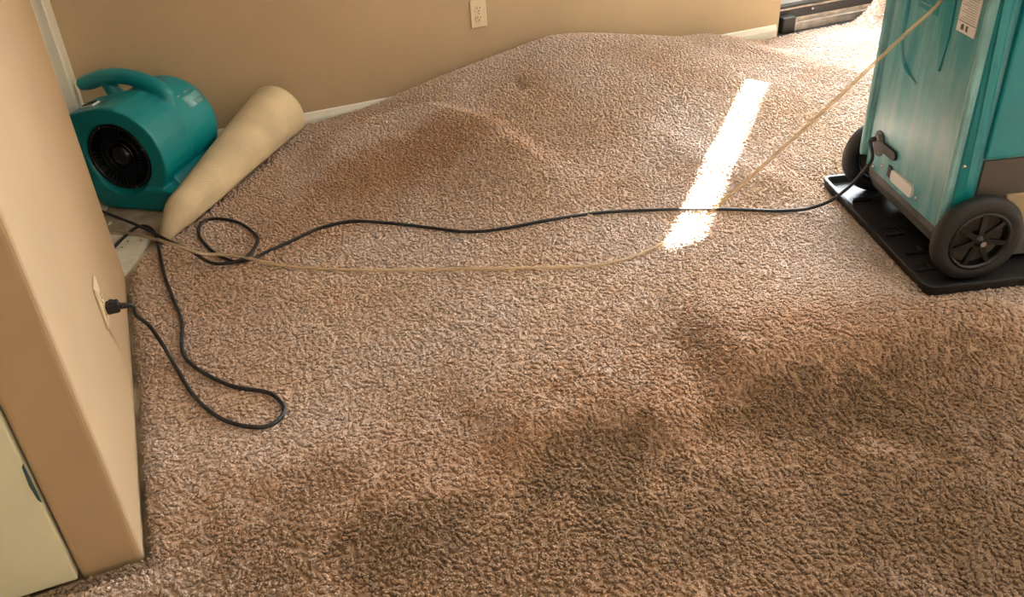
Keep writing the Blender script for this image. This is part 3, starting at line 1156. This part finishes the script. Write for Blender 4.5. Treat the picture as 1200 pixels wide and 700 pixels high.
def wheel(yc, sgn):
    wv = empty('wheel', (.145, yc, WZ + ZB))
    wv.parent = dh
    if sgn > 0:
        wv.rotation_euler = (0, 0, math.pi)
    hw = .024
    bm = bmesh.new()
    add_lathe(bm, [(.086, -hw + .004), (.094, -hw), (.108, -hw), (.118, -hw + .005), (WR, -hw + .015), (WR, hw - .015), (.118, hw - .005), (.108, hw), (.094, hw), (.086, hw - .004), (.086, -hw + .004)], 56, 'Y')
    obj('tyre', bm, 'rubber', wv, True)
    bm = bmesh.new()
    add_lathe(bm, [(.0865, -hw + .002), (.083, -hw - .001), (.077, -hw + .001), (.074, -hw + .010), (.074, hw - .004), (.0865, hw - .002)], 48, 'Y')
    obj('rim', bm, 'gloss', wv, True)
    bm = bmesh.new()
    add_lathe(bm, [(0, -hw - .004), (.009, -hw - .003), (.010, -hw + .002), (.016, -hw + .004), (.018, hw), (0, hw)], 24, 'Y')
    obj('hub', bm, 'gloss', wv, True)
    obj('hub_cap', add_lathe(bmesh.new(), [(0, -hw - .009), (.006, -hw - .007), (.0075, -hw - .001)], 16, 'Y'), 'pan', wv, True)
    bm = bmesh.new()
    add_prism(bm, [(.012, -.0085), (.076, -.006), (.076, .006), (.012, .0085)], -hw + .004, -hw + .013, 'Y')
    sp = obj('spoke', bm, 'gloss', wv)
    for k in range(7):
        o = sp if k == 0 else copy_child(sp, wv)
        o.rotation_euler = (0, 2 * math.pi * k / 7 + .18, 0)
    obj('dish', add_lathe(bmesh.new(), [(.010, .010), (.076, .004)], 40, 'Y'), 'grey', wv, True)
    return wv


wheel(.062, -1)
wheel(.612, 1)


def dhw(x, y, z):
    v = Vector((x, y, z + ZB))
    v.rotate(Matrix.Rotation(TR, 3, 'Z'))
    return Vector((TRAY.x, TRAY.y, TZ + .008)) + v


# ------------------------------------------------------------------ cords and hose
CRD = .0052


def crop(p, s=.4284, ox=60, oy=220):
    return (ox + p[0] * s, oy + p[1] * s)


def lay(px, lift):
    return [on_carpet(x, y, lift) + Vector((0, 0, 0)) for x, y in px]


# dehumidifier cord: from its inlet, over the tray rim, across the carpet with one loop, away through the opening
dc_ = empty('power_cord', on_carpet(640, 260))
tag(dc_, 'long black cord looped once on the carpet and running to the teal dehumidifier', 'cord')
start = [dhw(.050, .487, .248), dhw(.035, .490, .238), at(1022, 186, .215), at(1010, 203, .165), at(993, 221, .11), at(972, 236, .068), at(950, 244, .035)]
pxs = [(930, 247), (900, 247.5), (860, 246), (810, 246), (760, 247), (700, 250), (640, 259), (590, 268), (548, 272), (500, 267), (450, 261), (410, 260), (375, 268), (345, 281), (312, 296),
       crop((550, 197)), crop((505, 202)), crop((465, 190)), crop((430, 165)), crop((405, 130)), crop((412, 98)), crop((450, 85)), crop((515, 98)), crop((563, 135)), crop((560, 168)), crop((535, 197)), crop((490, 213)), crop((435, 205)), crop((380, 172)), crop((310, 140)), crop((240, 105)), crop((150, 70)), (100, 240)]
pts = lay(pxs, CRD + .004)
for i in (24, 25, 26):
    pts[i].z += .009
for i, z in ((27, .034), (28, .045), (29, .062), (30, .036)):   # it rides over the foot of the curled corner
    pts[i] = at(*pxs[i], z)
path = smooth_path(start + pts, 7)
obj('cable', add_tube(bmesh.new(), [p - dc_.location for p in path], CRD, 8), 'rubber', dc_, True)
obj('strain_relief', add_tube(bmesh.new(), [p - dc_.location for p in path[1:9]], [.0085, .0083, .008, .0075, .007, .0065, .006, .0055], 10), 'black', dc_, True)

# air mover cord: plug in the partition outlet, loop on the carpet, back to the opening
ac = empty('power_cord', on_carpet(300, 490))
tag(ac, 'black cord in a long loop on the carpet from the plug in the partition', 'cord')
PLUG = Vector((PX1 + .0093, 1.995, .2655))
start = [PLUG + Vector((.030, 0, -.001)), PLUG + Vector((.055, .002, -.010))]
tgt = on_carpet(*crop((300, 420)), CRD)
cp = [crop((340, 490)), crop((390, 570)), crop((460, 630)), crop((540, 655)), crop((600, 650)), crop((635, 620)), crop((630, 590)), crop((590, 560)), crop((500, 545)), crop((420, 510)), crop((370, 470)), crop((357, 430)), crop((358, 370)), crop((332, 300)), crop((310, 240)), crop((295, 170)), crop((283, 125)), crop((262, 106)), crop((235, 108)), crop((205, 130)), crop((172, 163)), crop((140, 200))]
pts = lay(cp, CRD + .004)
for i in range(16, len(pts)):
    pts[i] = at(*cp[i], .019)


def on_line(px, z):
    return at(px[0], px[1], z)


drop = [on_line(crop((232, 348)), .215), on_line(crop((268, 378)), .145), on_line(crop((305, 430)), .07)]
path = smooth_path(start + drop + pts, 7)
obj('cable', add_tube(bmesh.new(), [p - ac.location for p in path], CRD, 8), 'rubber', ac, True)
pg = bmesh.new()
add_box(pg, 0, .030, -.0135, .0135, -.0125, .0145, bev=.005, seg=2)
add_box(pg, .024, .034, -.007, .007, -.007, .007, bev=.003)
add_box(pg, .008, .020, -.010, .010, .008, .019, bev=.004)
pl_o = obj('plug', pg, 'rubber', ac)
pl_o.location = PLUG - ac.location
obj('strain_relief', add_tube(bmesh.new(), [p - PLUG for p in path[0:8]], [.0078, .0076, .0072, .0068, .0064, .006, .0056, .005], 10), 'black', pl_o, True)

# clear drain hose: slack line down from the dehumidifier top, along the carpet, away through the opening
hs = empty('drain_hose', on_carpet(560, 315))
tag(hs, 'thin clear plastic hose hanging from the dehumidifier and trailing over the carpet', 'hose')
HR = .0052
top = at(1103, 0, .735)
land = on_carpet(806, 272, HR + .002)
upper = [dhw(-.035, .175, .80), top]
for k in range(1, 8):
    t = k / 8
    upper.append(top.lerp(land, t) + Vector((0, 0, -.012 * math.sin(math.pi * t))))
pxs = [(780, 284), (755, 296), (730, 305), (700, 311), (660, 314), (600, 315.5), (540, 316), (480, 317), (420, 317), (370, 315), (330, 312), (295, 308), (262, 303), (235, 297), (205, 287), (172, 278), (135, 270), (100, 264)]
pts = lay(pxs, HR + .003)
for i, v in enumerate(pts):
    if i in (11, 12):
        v.z += .012
for i, z in ((13, .052), (14, .074), (15, .056), (16, .030)):
    pts[i] = at(*pxs[i], z)
path = smooth_path(upper + [land] + pts, 6)
obj('tube', add_tube(bmesh.new(), [p - hs.location for p in path], HR, 10), 'hose', hs, True)
# small coupling that holds the hose to the machine's top
hc = dhw(XF + .03, .36, .862)
bm = bmesh.new()
add_tube(bm, [p - hs.location for p in smooth_path([path[0], dhw(-.035, .17, .86), dhw(.0, .20, .92), hc + Vector((0, 0, .05)), hc], 6)], HR, 10)
obj('upper_tube', bm, 'hose', hs, True)
